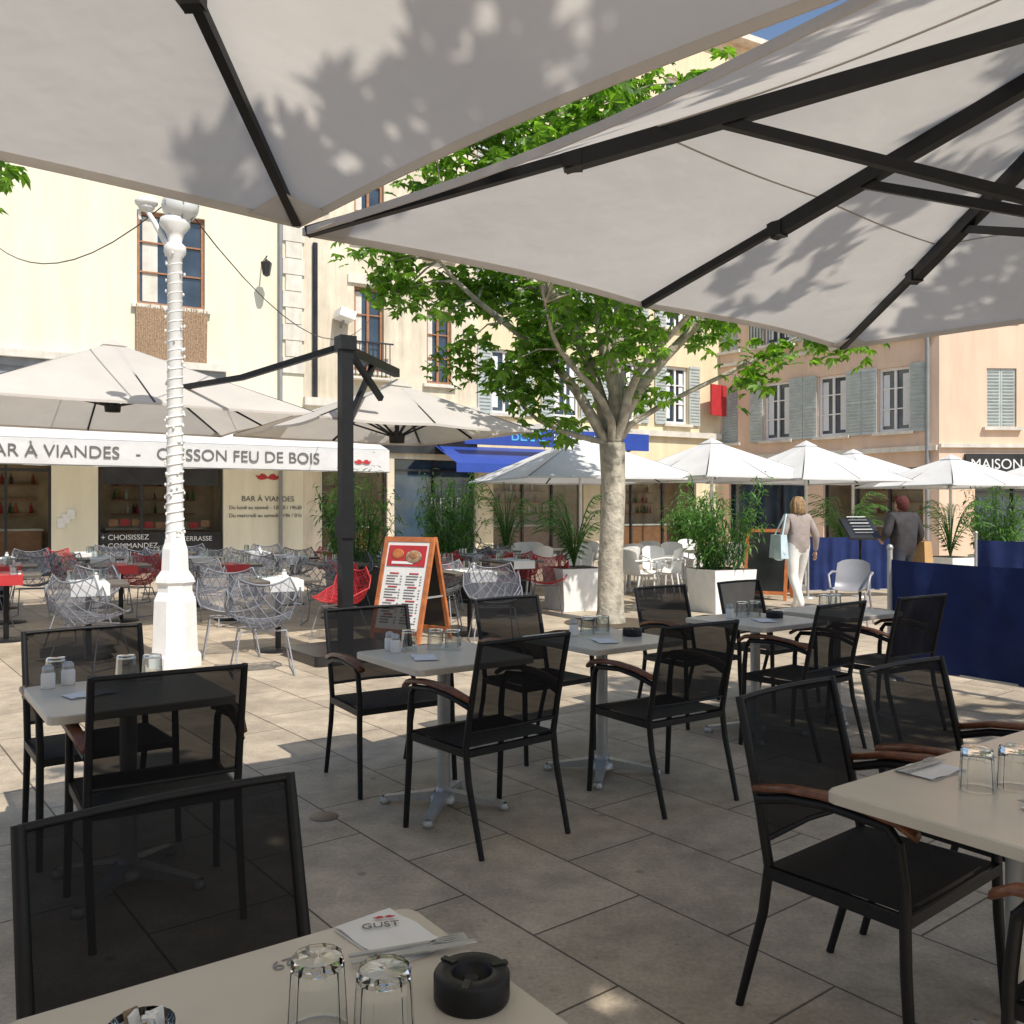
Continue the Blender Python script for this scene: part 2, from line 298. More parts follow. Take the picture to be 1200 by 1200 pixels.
b.box((1.785,-.3,5.92),(1.15,.04,.04),m_dark); b.box((1.785,-.17,4.98),(1.2,.34,.06),m_stone)
b.box((1.0,-.35,6.55),(.42,.6,.22),m_white,ry=.25); b.beam((1.0,0,6.3),(1.0,-.35,6.5),.05,.05,m_grey)
b.tube([(.3,-.06,4.4),(.3,-.06,8.4)],.07,m_dark,8)
bb=b.obj('beige_building',FP(6.75),ANG)
text("ILE ST",bb,(3.6,.1,1.6),R90,m_paper,.9)
b=B(); ops=[]
for z in (4.3,7.4,10.5,13.6):
    for x in (.9,3.0,5.1,7.2): ops.append((x-.45,x+.45,z,z+1.85,'shutter' if z<13 else 'white'))
ops+=[(.5,3.6,0,2.8,'room'),(4.2,8,0,2.8,'room')]
facade(b,12,17.3,ops,m_yellow); shell(b,12,17.3,10,m_yellow)
b.box((4.5,-.08,3.95),(8.9,.16,.18),m_stone)
b.box((11.3,2.5,18.3),(1.5,.8,2.4),m_bronze); b.box((11.3,2.5,19.55),(1.7,1.0,.12),m_stone)
for i in range(3): b.lathe([(.14,0),(.11,.5),(.13,.52)],m_bronze,10,(10.9+i*.4,2.5,19.6))
b.obj('yellow_building',FP(11.77),ANG)
b=B(); A2=math.atan2(-.76,.65); P0=Vector((6.9,29.6,0)); b.M=Matrix.Translation(P0)@Matrix.Rotation(A2,4,'Z')
ops=[]
for z in (3.72,6.75,9.75):
    for x in (2.19,4.08,5.97): ops.append((x-.46,x+.46,z,z+1.82,'shutter'))
    ops.append((.1,.75,z,z+1.82,'closed'))
ops+=[(.4,3.2,0,2.7,'shop'),(3.8,6.8,0,2.7,'room')]
facade(b,7.23,13,ops,m_pink); b.box((3.6,-.06,3.2),(7.2,.12,.14),m_stone); b.box((3.6,-.05,6.3),(7.2,.1,.1),m_stone)
for x in (2.19,4.08): 
    b.box((x,-.25,6.62),(1.4,.5,.08),m_stone)
    for i in range(13): b.beam((x-.66+i*.11,-.47,6.66),(x-.66+i*.11,-.47,7.5),.02,.02,m_dark)
    b.box((x,-.47,7.52),(1.4,.04,.04),m_dark)
b.tube([(6.95,-.08,0),(6.95,-.08,12.8)],.06,m_grey,8)
b.box((.35,-.5,5.1),(.06,.8,1.0),m_red)
b.quad((0,0,13),(7.23,0,13),(7.23,9,14),(0,9,14),m_bronze); b.box((3.6,-.2,13),(7.4,.5,.2),m_stone)
b.M=Matrix.Translation((11.6,24.1,0))@Matrix.Rotation(math.radians(3),4,'Z'); ops=[]
for z in (3.77,6.8,9.8):
    for x in (1.75,5,8): ops.append((x-.42,x+.42,z,z+1.6,'closed'))
ops+=[(1,4.5,0,2.3,'shop'),(5.5,9,0,2.3,'shop')]
facade(b,12,13,ops,m_pink); b.quad((0,0,13),(12,0,13),(12,9,14),(0,9,14),m_bronze); b.box((6,-.2,13.004),(12.2,.5,.2),m_stone)
b.box((6,-.07,2.72),(10.6,.14,.62),m_dark); b.box((6,-.05,3.25),(12,.1,.1),m_stone)
pk=b.obj('pink_building')
text("MAISON  GLACIER",pk,(12.4,24.0,2.62),(math.radians(90),0,math.radians(3)),m_paper,3.2)
b=B(); ops=[]
for z in (4,7.2,10.4):
    for x in range(2,26,3): ops.append((x-.5,x+.5,z,z+1.9,'shutter'))
for x in range(1,26,5): ops.append((x,x+3.8,0,2.8,'shop'))
facade(b,28,13,ops,m_cream); b.quad((0,0,13),(28,0,13),(28,9,14),(0,9,14),m_bronze)
b.obj('cream_building',(14,-20,0),math.pi)

b=B(); x0,x1=0,12.4; d=-1.85
n=24
for i in range(n):
    xa=x0+(x1-x0)*i/n; xb=x0+(x1-x0)*(i+1)/n
    b.quad((xa,0,3.5),(xa,d,2.98),(xb,d,2.98),(xb,0,3.5),m_fabw)
vs=[]
for i in range(61):
    x=x0+(x1-x0)*i/60; w_=.012*math.sin(i*.9)+.006*math.sin(i*2.3); vs+=[(x,d,2.98),(x,d-.01+w_*.5,2.70),(x,d-.01+w_,2.42+.004*math.sin(i*1.3))]
b.add(vs,[(i*3+j,i*3+j+1,i*3+j+4,i*3+j+3) for i in range(60) for j in range(2)],m_fabw,True)
b.box(((x0+x1)/2,d+.03,2.96),(x1-x0,.05,.07),m_grey)
b.box(((x0+x1)/2,d-.028,2.435),(x1-x0,.008,.02),m_text)
b.box(((x0+x1)/2,-.12,3.5),(x1-x0,.22,.2),m_white)
for x in (1,5,8.5,12): b.beam((x,0,2.7),(x,d,2.93),.05,.05,m_grey)
moustache(b,(11.7,d-.035,2.66),.45,m_red)
aw=b.obj('awning',FP(-4),ANG)
text("BAR À VIANDES   -   CUISSON FEU DE BOIS",aw,(3.7,d-.03,2.60),R90,m_text,6.9)
b=B(); b.box((3,-.9,3.55),(6.2,.12,.5),m_blue2); b.quad((-.6,-.05,3.3),(-.6,-1.5,2.75),(6,-1.5,2.75),(6,-.05,3.3),m_blue2); b.quad((-.6,-1.5,2.75),(-.6,-1.51,2.5),(6,-1.51,2.5),(6,-1.5,2.75),m_blue2)
b.beam((-.5,0,3.3),(-.5,-.9,3.5),.06,.06,m_dark); b.beam((5.9,0,3.3),(5.9,-.9,3.5),.06,.06,m_dark)
ba=b.obj('blue_awning',FP(11),ANG); text("BLUE",ba,(1.3,-.97,3.44),R90,M('cyan_paint',(.1,.4,.7),.5),1.1); text("KITCHEN",ba,(2.7,-.97,3.44),R90,m_paper,1.4)

# ---------------- umbrellas
def umbrella(name,corners,apex,fab,hub_z,rib=.05,scal=.03,sag=.03,N=10,struts=True,seams=False,pole=None,mast=None,thick=True,arms=()):
    b=B(); A=Vector(apex); C=[Vector(c) for c in corners]; R=[]
    for i in range(4): R+= [C[i],(C[i]+C[(i+1)%4])/2]
    for i in range(8):
        P,Q=R[i],R[(i+1)%8]; vs=[];fs=[]
        for r in range(N+1):
            for t_ in range(N+1):
                rr=r/N; tt=t_/N; sn=math.sin(math.pi*tt)
                v=A+(P.lerp(Q,tt)-A)*rr*(1-scal*sn*rr**3); v.z-=sag*sn*rr; vs.append(v)
        for r in range(N):
            for t_ in range(N):
                a=r*(N+1)+t_; fs.append((a,a+1,a+N+2,a+N+1))
        b.add(vs,fs,fab,True)
        for t_ in range(N): b.beam(vs[N*(N+1)+t_]-Vector((0,0,.012)),vs[N*(N+1)+t_+1]-Vector((0,0,.012)),.006,.028,fab)
        if seams:
            k=int(N*.6)*(N+1)
            for t_ in range(N): b.beam(vs[k+t_]-Vector((0,0,.004)),vs[k+t_+1]-Vector((0,0,.004)),.006,.004,m_seam)
    hub=Vector((A.x,A.y,hub_z))
    for i in range(8):
        D=R[i]-A; off=Vector((0,0,-rib*.55))
        if thick:
            b.beam(A+D*.02+off*1.2,A+D*.68+off*1.2,rib*.9,rib,m_black); b.beam(A+D*.66+off*.8,A+D*.995+off*.5,rib*.55,rib*.6,m_black)
            b.box(A+D*.67+off*1.1,(rib*1.1,rib*1.1,rib*1.05),m_black,rz=math.atan2(D.y,D.x))
        else: b.beam(A+D*.02+off,A+D*.995+off*.5,rib*.6,rib*.7,m_black)
        if i%2==0: b.add([R[i]+Vector((0,0,-.02)),R[i].lerp(R[(i+1)%8],.09)*1+Vector((0,0,-.022)),A+D*.93+Vector((0,0,-.03)),R[i].lerp(R[(i-1)%8],.09)+Vector((0,0,-.022))],[(0,1,2,3)],fab)
        if struts: b.beam(hub,A+D*.5+off*1.6,rib*.55,rib*.6,m_black)
    if struts: b.lathe([(.0,-.06),(.09,-.06),(.1,.03),(.05,.08)],m_black,12,hub); b.tube([hub,A],.028,m_black,8)
    k=.22
    cap=[A+(q-A).normalized()*(k if i%2==0 else k*.75)+Vector((0,0,.02)) for i,q in enumerate(R)]
    b.add(cap+[A+Vector((0,0,.05))],[(i,(i+1)%8,8) for i in range(8)],fab)
    if pole: b.tube([(A.x,A.y,0),(A.x,A.y,A.z)],pole,m_white if fab is m_fabw else m_black,10); b.box((A.x,A.y,.04),(.6,.6,.08),m_grey)
    if mast:
        mx,my,mz=mast; b.box((mx,my,mz/2),(.12,.12,mz),m_black,rz=.6); b.box((mx,my,.05),(1.0,.9,.1),m_dark,rz=.62,bev=.05)
        b.beam((mx,my,mz-.1),(A.x,A.y,A.z+.12),.07,.1,m_black); b.beam((mx,my,mz-.9),((mx+A.x)/2,(my+A.y)/2,(mz+A.z)/2),.05,.06,m_black)
        b.box((mx,my,mz-.04),(.17,.17,.14),m_black,rz=.6); b.box((mx,my,1.3),(.16,.16,.22),m_black,rz=.6)
    for p_,q_ in arms: b.beam(p_,q_,.05,.06,m_black)
    return b.obj(name)
A=Vector((-.775,3.29,2.5)); d1=Vector((.777,.63,0)); d2=Vector((.70,-.714,0))
B2=A+d1*3.67; C2=B2+d2*4.5; D2=A+d2*4.5; ap=A+d1*1.835+d2*2.25; 
umbrella('cantilever_umbrella',[A,B2,C2,D2],(ap.x,ap.y,3.2),m_fab,2.31,.06,.045,.04,12,seams=True,mast=(5.0,1.3,3.7))
A=Vector((-.77,3.2,2.5)); e1=Vector((.712,-.702,0)); e2=Vector((-.796,-.605,0)); C=A+e1*4.4; E=A+e2*4.4; F=A+e1*4.4+e2*4.4; c=(A+F)/2
umbrella('cantilever_umbrella',[A,C,F,E],(c.x+.05,c.y,3.4),m_fab,2.6,.055,.03,.03,12,seams=True,mast=(-1.6,-3.2,3.8))
def sq(cx,cy,hd,z,ang=35.5): return [(cx+hd*math.cos(math.radians(ang+45+90*i)),cy+hd*math.sin(math.radians(ang+45+90*i)),z) for i in range(4)]
umbrella('cantilever_umbrella',sq(-4.9,11,2.65,2.62),(-4.95,11,3.55),m_fab,2.75,.035,.04,.04,6,thick=False,arms=[((-1.67,8.9,3.12),(-2.95,9.7,2.92)),((-2.95,9.7,2.92),(-4.95,11,2.85))])
umbrella('cantilever_umbrella',sq(-1.62,10.8,1.9,2.42),(-1.4,10.8,3.02),m_fab,2.35,.035,.04,.04,6,mast=(-1.67,8.9,3.18),thick=False,arms=[((-1.67,8.9,3.12),(-1.4,9.5,2.66))])
for (x,y,za,ze,hd,an) in ((1.2,15.6,2.78,2.0,2.25,20),(3.6,16.0,2.74,2.04,1.95,30),(5.5,16.6,2.74,2.02,1.85,25),(7.3,19,2.75,2.1,1.9,30),(8.5,17.2,2.52,1.95,1.75,20),(11.3,18.5,2.6,2.0,1.8,30)):
    umbrella('parasol',sq(x,y,hd,ze,an),(x,y,za),m_fabw,za-.5,.03,.05,.03,5,pole=.028,thick=False)

# ---------------- terrace chair
def chair_mesh(arms=True,seatmat=None):
    b=B()
    for s in(-1,1):
        if arms:
            b.tube([(s*.275,.235,0),(s*.27,.215,.3),(s*.268,.21,.5),(s*.27,.195,.625)],[.0135,.0155,.0155,.014],m_black,8)
            b.tube([(s*.27,.195,.62),(s*.272,.17,.655),(s*.275,.0,.668),(s*.27,-.12,.655),(s*.255,-.225,.625)],[.014]*5,m_black,8)
            pts=[(s*.272,.245,.645),(s*.278,.2,.672),(s*.284,.1,.688),(s*.282,0,.69),(s*.272,-.12,.678),(s*.258,-.235,.65)]; w=[.020,.026,.028,.027,.024,.018]
            vs=[];fs=[]
            for (x,y,z),ww in zip(pts,w): vs+=[(x-ww,y,z),(x-ww*.8,y,z+.014),(x,y,z+.018),(x+ww*.8,y,z+.014),(x+ww,y,z),(x,y,z-.008)]
            for i in range(5):
                for k in range(6): k2=(k+1)%6; fs.append((i*6+k,i*6+k2,(i+1)*6+k2,(i+1)*6+k))
            fs+=[(5,4,3,2,1,0),tuple(range(30,36))]; b.add(vs,fs,m_wood,True)
        else: b.tube([(s*.265,.235,0),(s*.262,.215,.3),(s*.26,.20,.43)],[.0125,.0145,.0145],m_black,8)
        b.tube([(s*.245,-.30,0),(s*.25,-.215,.30),(s*.25,-.195,.44),(s*.25,-.225,.60),(s*.25,-.285,.86),(s*.25,-.297,.908)],[.0125,.0145,.015,.014,.0125,.012],m_black,8)
        b.beam((s*.262,.21,.425),(s*.252,-.20,.425),.022,.034,m_black)
    b.beam((-.262,.21,.43),(.262,.21,.43),.03,.03,m_black); b.beam((-.25,-.195,.42),(.25,-.195,.42),.024,.03,m_black)
    b.tube([(-.25,-.297,.90),(-.13,-.307,.902),(0,-.311,.903),(.13,-.307,.902),(.25,-.297,.90)],.009,m_black,8)
    b.tube([(-.25,-.208,.51),(0,-.225,.513),(.25,-.208,.51)],.008,m_black,6)
    vs=[];n=8
    for i in range(n+1):
        for j in range(n+1):
            x=-.255+.51*i/n; y=-.195+.41*j/n; vs.append((x,y,.446-.022*math.sin(math.pi*i/n)*math.sin(math.pi*j/n)))
    fs=[(i*(n+1)+j,(i+1)*(n+1)+j,(i+1)*(n+1)+j+1,i*(n+1)+j+1) for i in range(n) for j in range(n)]; b.add(vs,fs,m_seat,True)
    vs=[]
    prof=[(-.208,.51),(-.225,.60),(-.25,.70),(-.275,.81),(-.297,.90)]
    for q,(y,z) in enumerate(prof):
        for j in range(n+1): x=-.25+.5*j/n; vs.append((x,y-(.017+.008*math.sin(q*.8))*math.sin(math.pi*j/n),z))
    fs=[(i*(n+1)+j,i*(n+1)+j+1,(i+1)*(n+1)+j+1,(i+1)*(n+1)+j) for i in range(4) for j in range(n)]; b.add(vs,fs,m_mesh,True)
    return b.mesh('terrace_chair')
CH=chair_mesh(); CHN=chair_mesh(False)
RO=math.radians(35.5)
def chair(x,y,face=None,da=0,me=None):
    a=RO if face=='n' else RO+math.pi
    inst('terrace_chair',me or CH,(x,y,0),a+math.radians(da))
def table_mesh():
    b=B(); b.box((0,0,.735),(.65,.65,.03),m_table,bev=.03); b.box((0,0,.712),(.4,.4,.016),m_dark)
    b.tube([(0,0,.05),(0,0,.705)],.032,m_alu,14); b.lathe([(.032,.1),(.045,.075),(.07,.06),(.07,.03)],m_alu,14)
    for i in range(4):
        a=math.pi/4+i*math.pi/2; c_,s_=math.cos(a),math.sin(a)
        b.beam((.04*c_,.04*s_,.062),(.30*c_,.30*s_,.03),.06,.045,m_alu,.035,.022); b.lathe([(.0,0),(.026,0),(.026,.02),(.018,.035)],m_alu,8,(.30*c_,.30*s_,0))
    return b.mesh('cafe_table')
TM=table_mesh()
T={'F':(-.258,1.131),'0':(-1.5,3.47),'1':(-.336,4.37),'2':(.5,4.94),'3':(1.59,5.8),'4':(2.3,6.3),'R1':(1.239,2.164),'R2':(1.775,2.547)}
for k,(x,y) in T.items(): inst('cafe_table',TM,(x,y,0),RO)
nx,ny=-.58,.81
def near(t_,d,da=0,dx=0): x,y=T[t_]; chair(x-nx*d+dx,y-ny*d,'n',da)
def far(t_,d,da=0,dx=0): x,y=T[t_]; chair(x+nx*d+dx,y+ny*d,'f',da)
chair(-.475,1.46,'f',3,CHN)
near('0',.22,-4,.05); far('0',.57,2)
near('1',.36,4); far('1',.57,-2); near('2',.45,-2); far('2',.6,3); near('3',.34,3); far('3',.57); near('4',.36,-3); far('4',.57,2)
chair(1.05,2.54,'f',4); chair(1.58,2.95,'f',0); chair(1.37,1.83,'n',2)

# ---------------- table things
def tumbler(gm):
    b=B(); n=12
    out=[(.036,0),(.037,.004),(.0355,.03),(.0335,.065),(.0325,.085),(.030,.092),(.0001,.093)]
    inn=[(.0345,0),(.0335,.03),(.0315,.065),(.0295,.078),(.0001,.080)]
    b.lathe(out,gm,n,(0,0,0),False)
    if gm is m_gl: b.lathe(inn[::-1],gm,n,(0,0,0),False); b.lathe([(.0345,0),(.036,0)],gm,n,(0,0,0),False)
    else: b.lathe([(.0001,.081),(.031,.08)],gm,n,(0,0,0),False)
    return b.mesh('tumbler')
TG=tumbler(m_gl); TU=tumbler(m_gl2)
def ashtray():
    b=B(); b.lathe([(.0,.0),(.053,0),(.055,.005),(.055,.036),(.052,.041),(.032,.041),(.029,.037),(.027,.016),(.018,.014),(.0125,.022),(.0125,.03),(.009,.032),(.0,.03)],m_black,32)
    for i in range(3):
        a=i*2.094+.4; b.box((.043*math.cos(a),.043*math.sin(a),.0415),(.024,.010,.004),m_dark,rz=a)
    return b.mesh('ashtray')
AS=ashtray()
def jar():
    b=B(); b.lathe([(0,0),(.024,0),(.026,.004),(.026,.055),(.02,.066)],m_paper,14); b.lathe([(.021,.064),(.022,.066),(.021,.085),(.012,.093),(0,.094)],m_alu,14); return b.mesh('salt_shaker')
JA=jar()
def napkin():
    b=B(); vs=[];n=8
    for i in range(n+1):
        for j in range(5):
            x=-.085+.17*i/n; y=-.055+.11*j/4; vs.append((x,y,.004+.0025*math.sin(i*1.3)*math.sin(j*.9+1)+.001*i/n))
    fs=[(i*5+j,(i+1)*5+j,(i+1)*5+j+1,i*5+j+1) for i in range(n) for j in range(4)]
    b.add(vs,fs,m_paper,True); b.add([(x+.003,y-.003,.0008) for x,y,z in vs],fs,m_paper,True)
    return b.mesh('napkin')
NA=napkin(); H=.7505
def put(me,name,x,y,rz=0,z=H,s=1): return inst(name,me,(x,y,z),rz,sc_=s)
put(AS,'ashtray',-.058,1.277); put(TG,'tumbler',-.262,1.195,s=1.12); put(TG,'tumbler',-.168,1.165,.3,s=1.12)
nk=put(NA,'napkin',-.20,1.46,-.85)
text("GUST",nk,(-.040,-.030,.0085),(0,0,1.10),m_text,.062,ext=.0003)
b2=B(); b2.M=Matrix.Translation((-.052,.022,.0088))@Matrix.Rotation(1.10,4,'Z')
for sg in(-1,1): b2.add([(sg*x*.04,z*.04,0) for x,z in MP],[tuple(range(9))],m_red)
o=b2.obj('moustache_print'); o.parent=nk
def cutlery():
    b=B(); b.beam((-.1,0,.004),(.02,0,.004),.009,.003,m_alu,.012,.003); b.beam((.02,0,.004),(.1,0,.005),.016,.002,m_alu,.01,.002)
    b.beam((-.1,.022,.004),(.03,.022,.004),.009,.003,m_alu,.006,.003)
    for i in range(4): b.beam((.03,.022,.004),(.055,.012+i*.0065,.004),.003,.002,m_alu); b.beam((.055,.012+i*.0065,.004),(.09,.012+i*.0065,.005),.0028,.002,m_alu)
    return b.mesh('cutlery')
CU=cutlery(); put(CU,'cutlery',-.152,1.392,.35,H+.006)
b=B(); b.lathe([(0,0),(.036,0),(.04,.004),(.042,.045),(.040,.045),(.037,.006),(0,.005)],m_gl,20)
for i in range(8): b.box((random.uniform(-.018,.018),random.uniform(-.018,.018),.034),(.018,.045,.005),[m_paper,m_reed,m_paper,m_paper][i%4],rz=random.random()*6,rx=1.2+random.uniform(-.3,.3))
b.obj('sugar_bowl',(-.475,1.135,H))
text("29",None,(-.345,1.395,H+.0006),(0,0,RO+math.pi),m_grey,.036,ext=.0002,name='table_number')
for nm,me,x,y,r in (('tumbler',TG,1.174,2.24,0),('tumbler',TG,1.275,2.25,.4),('tumbler',TU,-.52,4.47,0),('tumbler',TU,-.30,4.50,0),('tumbler',TU,-.39,4.52,0),('tumbler',TU,.43,5.05,0),('tumbler',TU,.52,5.1,0),('tumbler',TU,1.53,5.9,0),('tumbler',TU,1.62,5.93,0),
  ('tumbler',TU,-1.60,3.68,0),('tumbler',TU,-1.50,3.70,0),('salt_shaker',JA,-1.84,3.52,0),('salt_shaker',JA,-1.80,3.6,0),('tumbler',TU,-1.86,3.62,0),('salt_shaker',JA,-.58,4.42,0),('salt_shaker',JA,-.62,4.50,0),('salt_shaker',JA,.35,5.02,0),('salt_shaker',JA,1.44,5.86,0),
  ('ashtray',AS,.68,5.02,0),('ashtray',AS,1.74,5.88,0),('napkin',NA,1.13,2.40,RO),('napkin',NA,1.27,2.02,RO+1.2),('napkin',NA,-1.62,3.4,RO+.2),('napkin',NA,-.42,4.25,RO+1.2),('napkin',NA,.5,4.8,RO+1.2),('napkin',NA,1.62,5.7,RO+1),
  ('tumbler',TU,2.25,6.4,0),('tumbler',TU,2.34,6.42,0)): put(me,nm,x,y,r,s=1.15 if nm=='tumbler' else 1)
put(CU,'cutlery',1.26,2.04,RO+1.2,H+.007); put(CU,'cutlery',1.12,2.41,RO,H+.007)
b=B(); b.lathe([(0,.006),(.05,.006),(.055,.004),(.065,.004),(.07,0)],M('bronze_drain',(.22,.17,.12),.5,.4),20); b.obj('floor_drain',(-.893,4.22,0.001))

# ---------------- street lamp
b=B()
b.lathe([(.25,0),(.25,.10),(.22,.12),(.215,.2),(.20,.62),(.165,.70),(.165,.76),(.19,.79),(.18,.83),(.13,.90),(.12,1.1),(.10,1.16),(.085,1.25)],m_white,8,smooth=False)
b.lathe([(.085,1.2),(.075,1.5),(.065,3.85),(.10,3.9),(.10,3.96),(.06,4.0),(.08,4.08),(.14,4.16),(.13,4.22),(.05,4.25)],m_white,14)
pts=[];
for i in range(0,420): a=i*.45; z=1.2+2.7*i/420; r=.080-.008*(z-1.2); pts.append((r*math.cos(a),r*math.sin(a),z))
b.tube(pts,.010,m_white,5)
for i in range(90): a=random.random()*6.28; z=random.uniform(1.0,3.9); b.ell((.085*math.cos(a),.085*math.sin(a),z),(.012,.012,.018),m_white,6)
b.tube([(0,0,3.95),(-.1,0,4.02),(-.2,0,4.2),(-.28,0,4.33),(-.34,0,4.30),(-.33,0,4.22)],[.035,.03,.025,.022,.02,.016],m_white,8)
b.ell((-.27,0,4.38),(.11,.09,.055),m_white,12); b.ell((-.27,0,4.34),(.08,.07,.05),m_cap,10)
b.ell((.05,0,4.34),(.17,.17,.15),m_cap,18); b.lathe([(.0,.05),(.05,.03),(.06,0)],m_white,10,(.05,0,4.46))
for k in range(6): a=k*math.pi/3; b.tube([(.05+.10*math.cos(a),.10*math.sin(a),4.2),(.05+.178*math.cos(a),.178*math.sin(a),4.34),(.05+.06*math.cos(a),.06*math.sin(a),4.48)],.007,m_grey,4)
b.obj('street_lamp',(-3.19,8.4,0))
def cable(p,q,sag,nm):
    b=B(); p=Vector(p);q=Vector(q); b.tube([p.lerp(q,i/14)-Vector((0,0,sag*4*(i/14)*(1-i/14))) for i in range(15)],.008,m_black,4,caps=False); b.obj(nm)
cable((-3.3,8.4,4.35),(-10.5,17,7.3),.8,'overhead_cable'); cable((-3.1,8.4,4.35),(-3.7,23.4,6.6),.9,'overhead_cable')

# ---------------- wire chairs
def wire_chair(mat,sh,name):
    b=B(); N=12
    def S(u,v):
        if v<.5: y=.22-.40*(v/.5); z=.46-.05*math.sin(math.pi*v)
        else: t_=(v-.5)/.5; y=-.18-.10*t_-.03*math.sin(math.pi*t_); z=.41+.40*t_**.9
        w=.27+.06*math.sin(math.pi*v)-.05*v**4
        z+=abs(u)**2.2*(.06+.16*math.sin(math.pi*min(1,max(0,v-.1)))**1.0) if v<.75 else abs(u)**2.2*.06
        y+=abs(u)**2*.12*max(0,v-.35)
        return (u*w,y,z)
    b.add([S(-1+2*i/N,j/N) for j in range(N+1) for i in range(N+1)],[(j*(N+1)+i,j*(N+1)+i+1,(j+1)*(N+1)+i+1,(j+1)*(N+1)+i) for i in range(N) for j in range(N)],sh,True)
    for i in range(N):
        for j in range(N):
            u0,u1=-1+2*i/N,-1+2*(i+1)/N; v0,v1=j/N,(j+1)/N
            if (i+j)%2==0: b.tube([S(u0,v0),S(u1,v1)],.005,mat,3,False,False)
            else: b.tube([S(u1,v0),S(u0,v1)],.005,mat,3,False,False)
    rim=[S(-1+2*i/12,0) for i in range(13)]+[S(1,j/12) for j in range(1,13)]+[S(1-2*i/12,1) for i in range(1,13)]+[S(-1,1-j/12) for j in range(1,13)]
    b.tube(rim,.009,mat,5,caps=False)
    for s in(-1,1):
        b.tube([(s*.27,.26,0),(s*.2,.15,.40)],.008,m_wire2,5); b.tube([(s*.26,-.26,0),(s*.2,-.12,.39)],.008,m_wire2,5); b.tube([(s*.27,.26,.01),(s*.26,-.26,.01)],.007,m_wire2,5); b.tube([(s*.2,.15,.40),(s*.2,-.12,.39)],.008,m_wire2,5)
    b.tube([(-.2,.15,.4),(.2,.15,.4)],.008,m_wire2,5); b.tube([(-.2,-.12,.39),(.2,-.12,.39)],.008,m_wire2,5)
    return b.mesh(name)
WC=wire_chair(m_wire,m_wsh,'wire_chair'); WR=wire_chair(m_red,m_rsh,'wire_chair_red')
def dark_table(cloth):
    b=B(); b.box((0,0,.735),(.7,.7,.03),M('dark_top',(.10,.085,.07),.4),bev=.02); b.tube([(0,0,.03),(0,0,.72)],.03,m_black,10); b.lathe([(0,.03),(.22,.015),(.23,0)],m_black,16)
    b.box((0,0,.754),(.34,.74,.006),cloth)
    for sg in (-1,1): b.box((0,sg*.372,.70),(.34,.006,.11),cloth); b.box((.1,sg*.22,.764),(.1,.1,.012),m_paper)
    return b.mesh('bistro_table')
DTS=[dark_table(m_paper),dark_table(m_paper),dark_table(m_red)]
chs=[(-2.25,8.0,20),(-2.85,9.0,200),(-3.95,8.3,-15),(-4.6,9.5,170),(-5.9,9.4,10),(-.2,9.9,190),(-.9,11.0,10)]
tb=[]
for i in range(6):
    for j in range(3):
        x=-8.0+i*1.4+j*.35; y=11.4+j*1.9+i*.2
        if x>-.3: continue
        tb.append((x,y)); chs+= [(x+random.uniform(-.1,.1),y-.6,random.uniform(-25,25)),(x+random.uniform(-.1,.1),y+.65,180+random.uniform(-25,25))]
for k,(x,y,a) in enumerate(chs): inst('wire_chair',WR if (k>8 and k%9==2) else WC,(x,y,0),math.radians(a))
for x,y,a in ((-1.95,10.1,140),(-.2,13.3,180),(.5,12.9,170),(.1,14.0,180)): inst('wire_chair',WR,(x,y,0),math.radians(a),sc_=.95)
for k,(x,y) in enumerate([(-2.45,9.3),(-4.2,8.8),(-5.7,10.0),(-.5,10.5),(.0,12.9)]+tb):
    inst('bistro_table',DTS[k%3],(x,y,0),RO*.8)
    for q in range(3): put(TU,'tumbler',x+random.uniform(-.25,.25),y+random.uniform(-.25,.25),z=.758,s=1.2)
    put(JA,'salt_shaker',x+.05,y+.05,z=.757)
def plastic_chair(mat,nm):
    b=B(); n=8; vs=[]
    for j in range(n+1):
        v=j/n
        for i in range(n+1):
            u=-1+2*i/n
            if v<.5: y=.22-.42*v*2; z=.45-.02*math.sin(math.pi*2*v)
            else: t_=(v-.5)*2; y=-.20-.10*t_; z=.45+.38*t_-.05*abs(u)**3*t_
            vs.append((u*(.23-.03*v*v),y+abs(u)**2*.08*v,z+.05*abs(u)**3*(1-v)))
    b.add(vs,[(j*(n+1)+i,j*(n+1)+i+1,(j+1)*(n+1)+i+1,(j+1)*(n+1)+i) for i in range(n) for j in range(n)],mat,True)
    for s in(-1,1):
        b.tube([(s*.24,.24,0),(s*.2,.18,.44)],[.012,.018],mat,6); b.tube([(s*.24,-.26,0),(s*.2,-.16,.44)],[.012,.018],mat,6)
        b.tube([(s*.22,.15,.45),(s*.25,.12,.64),(s*.25,-.1,.67),(s*.2,-.24,.66)],.016,mat,6)
    return b.mesh(nm)
PC=plastic_chair(m_white,'white_chair')
for x,y,a in ((1.9,15.3,30),(2.5,15.0,200),(2.2,16.6,10),(3.1,17,180),(3.9,16.6,20),(1.2,16,170),(.5,15.6,0),(4.6,17.6,190),(2.8,18.3,0),(3.8,18.8,190),(1.5,18,10),(.4,17.6,0),(5.4,18.4,30),(6.4,18,190),(2.45,14.2,100),(2.0,13.9,-60),(.2,16.8,180)):
    inst('white_chair',PC,(x,y,0),math.radians(a),sc_=1.05)
for x,y in ((2.1,15.9),(3.4,16.2),(.9,16.9),(4.3,18),(2.3,17.5),(5.8,17.4)): inst('cafe_table',TM,(x,y,0),.3)
PG=plastic_chair(m_wire2,'grey_armchair'); inst('grey_armchair',PG,(4.35,11.4,0),math.radians(150),sc_=1.0)

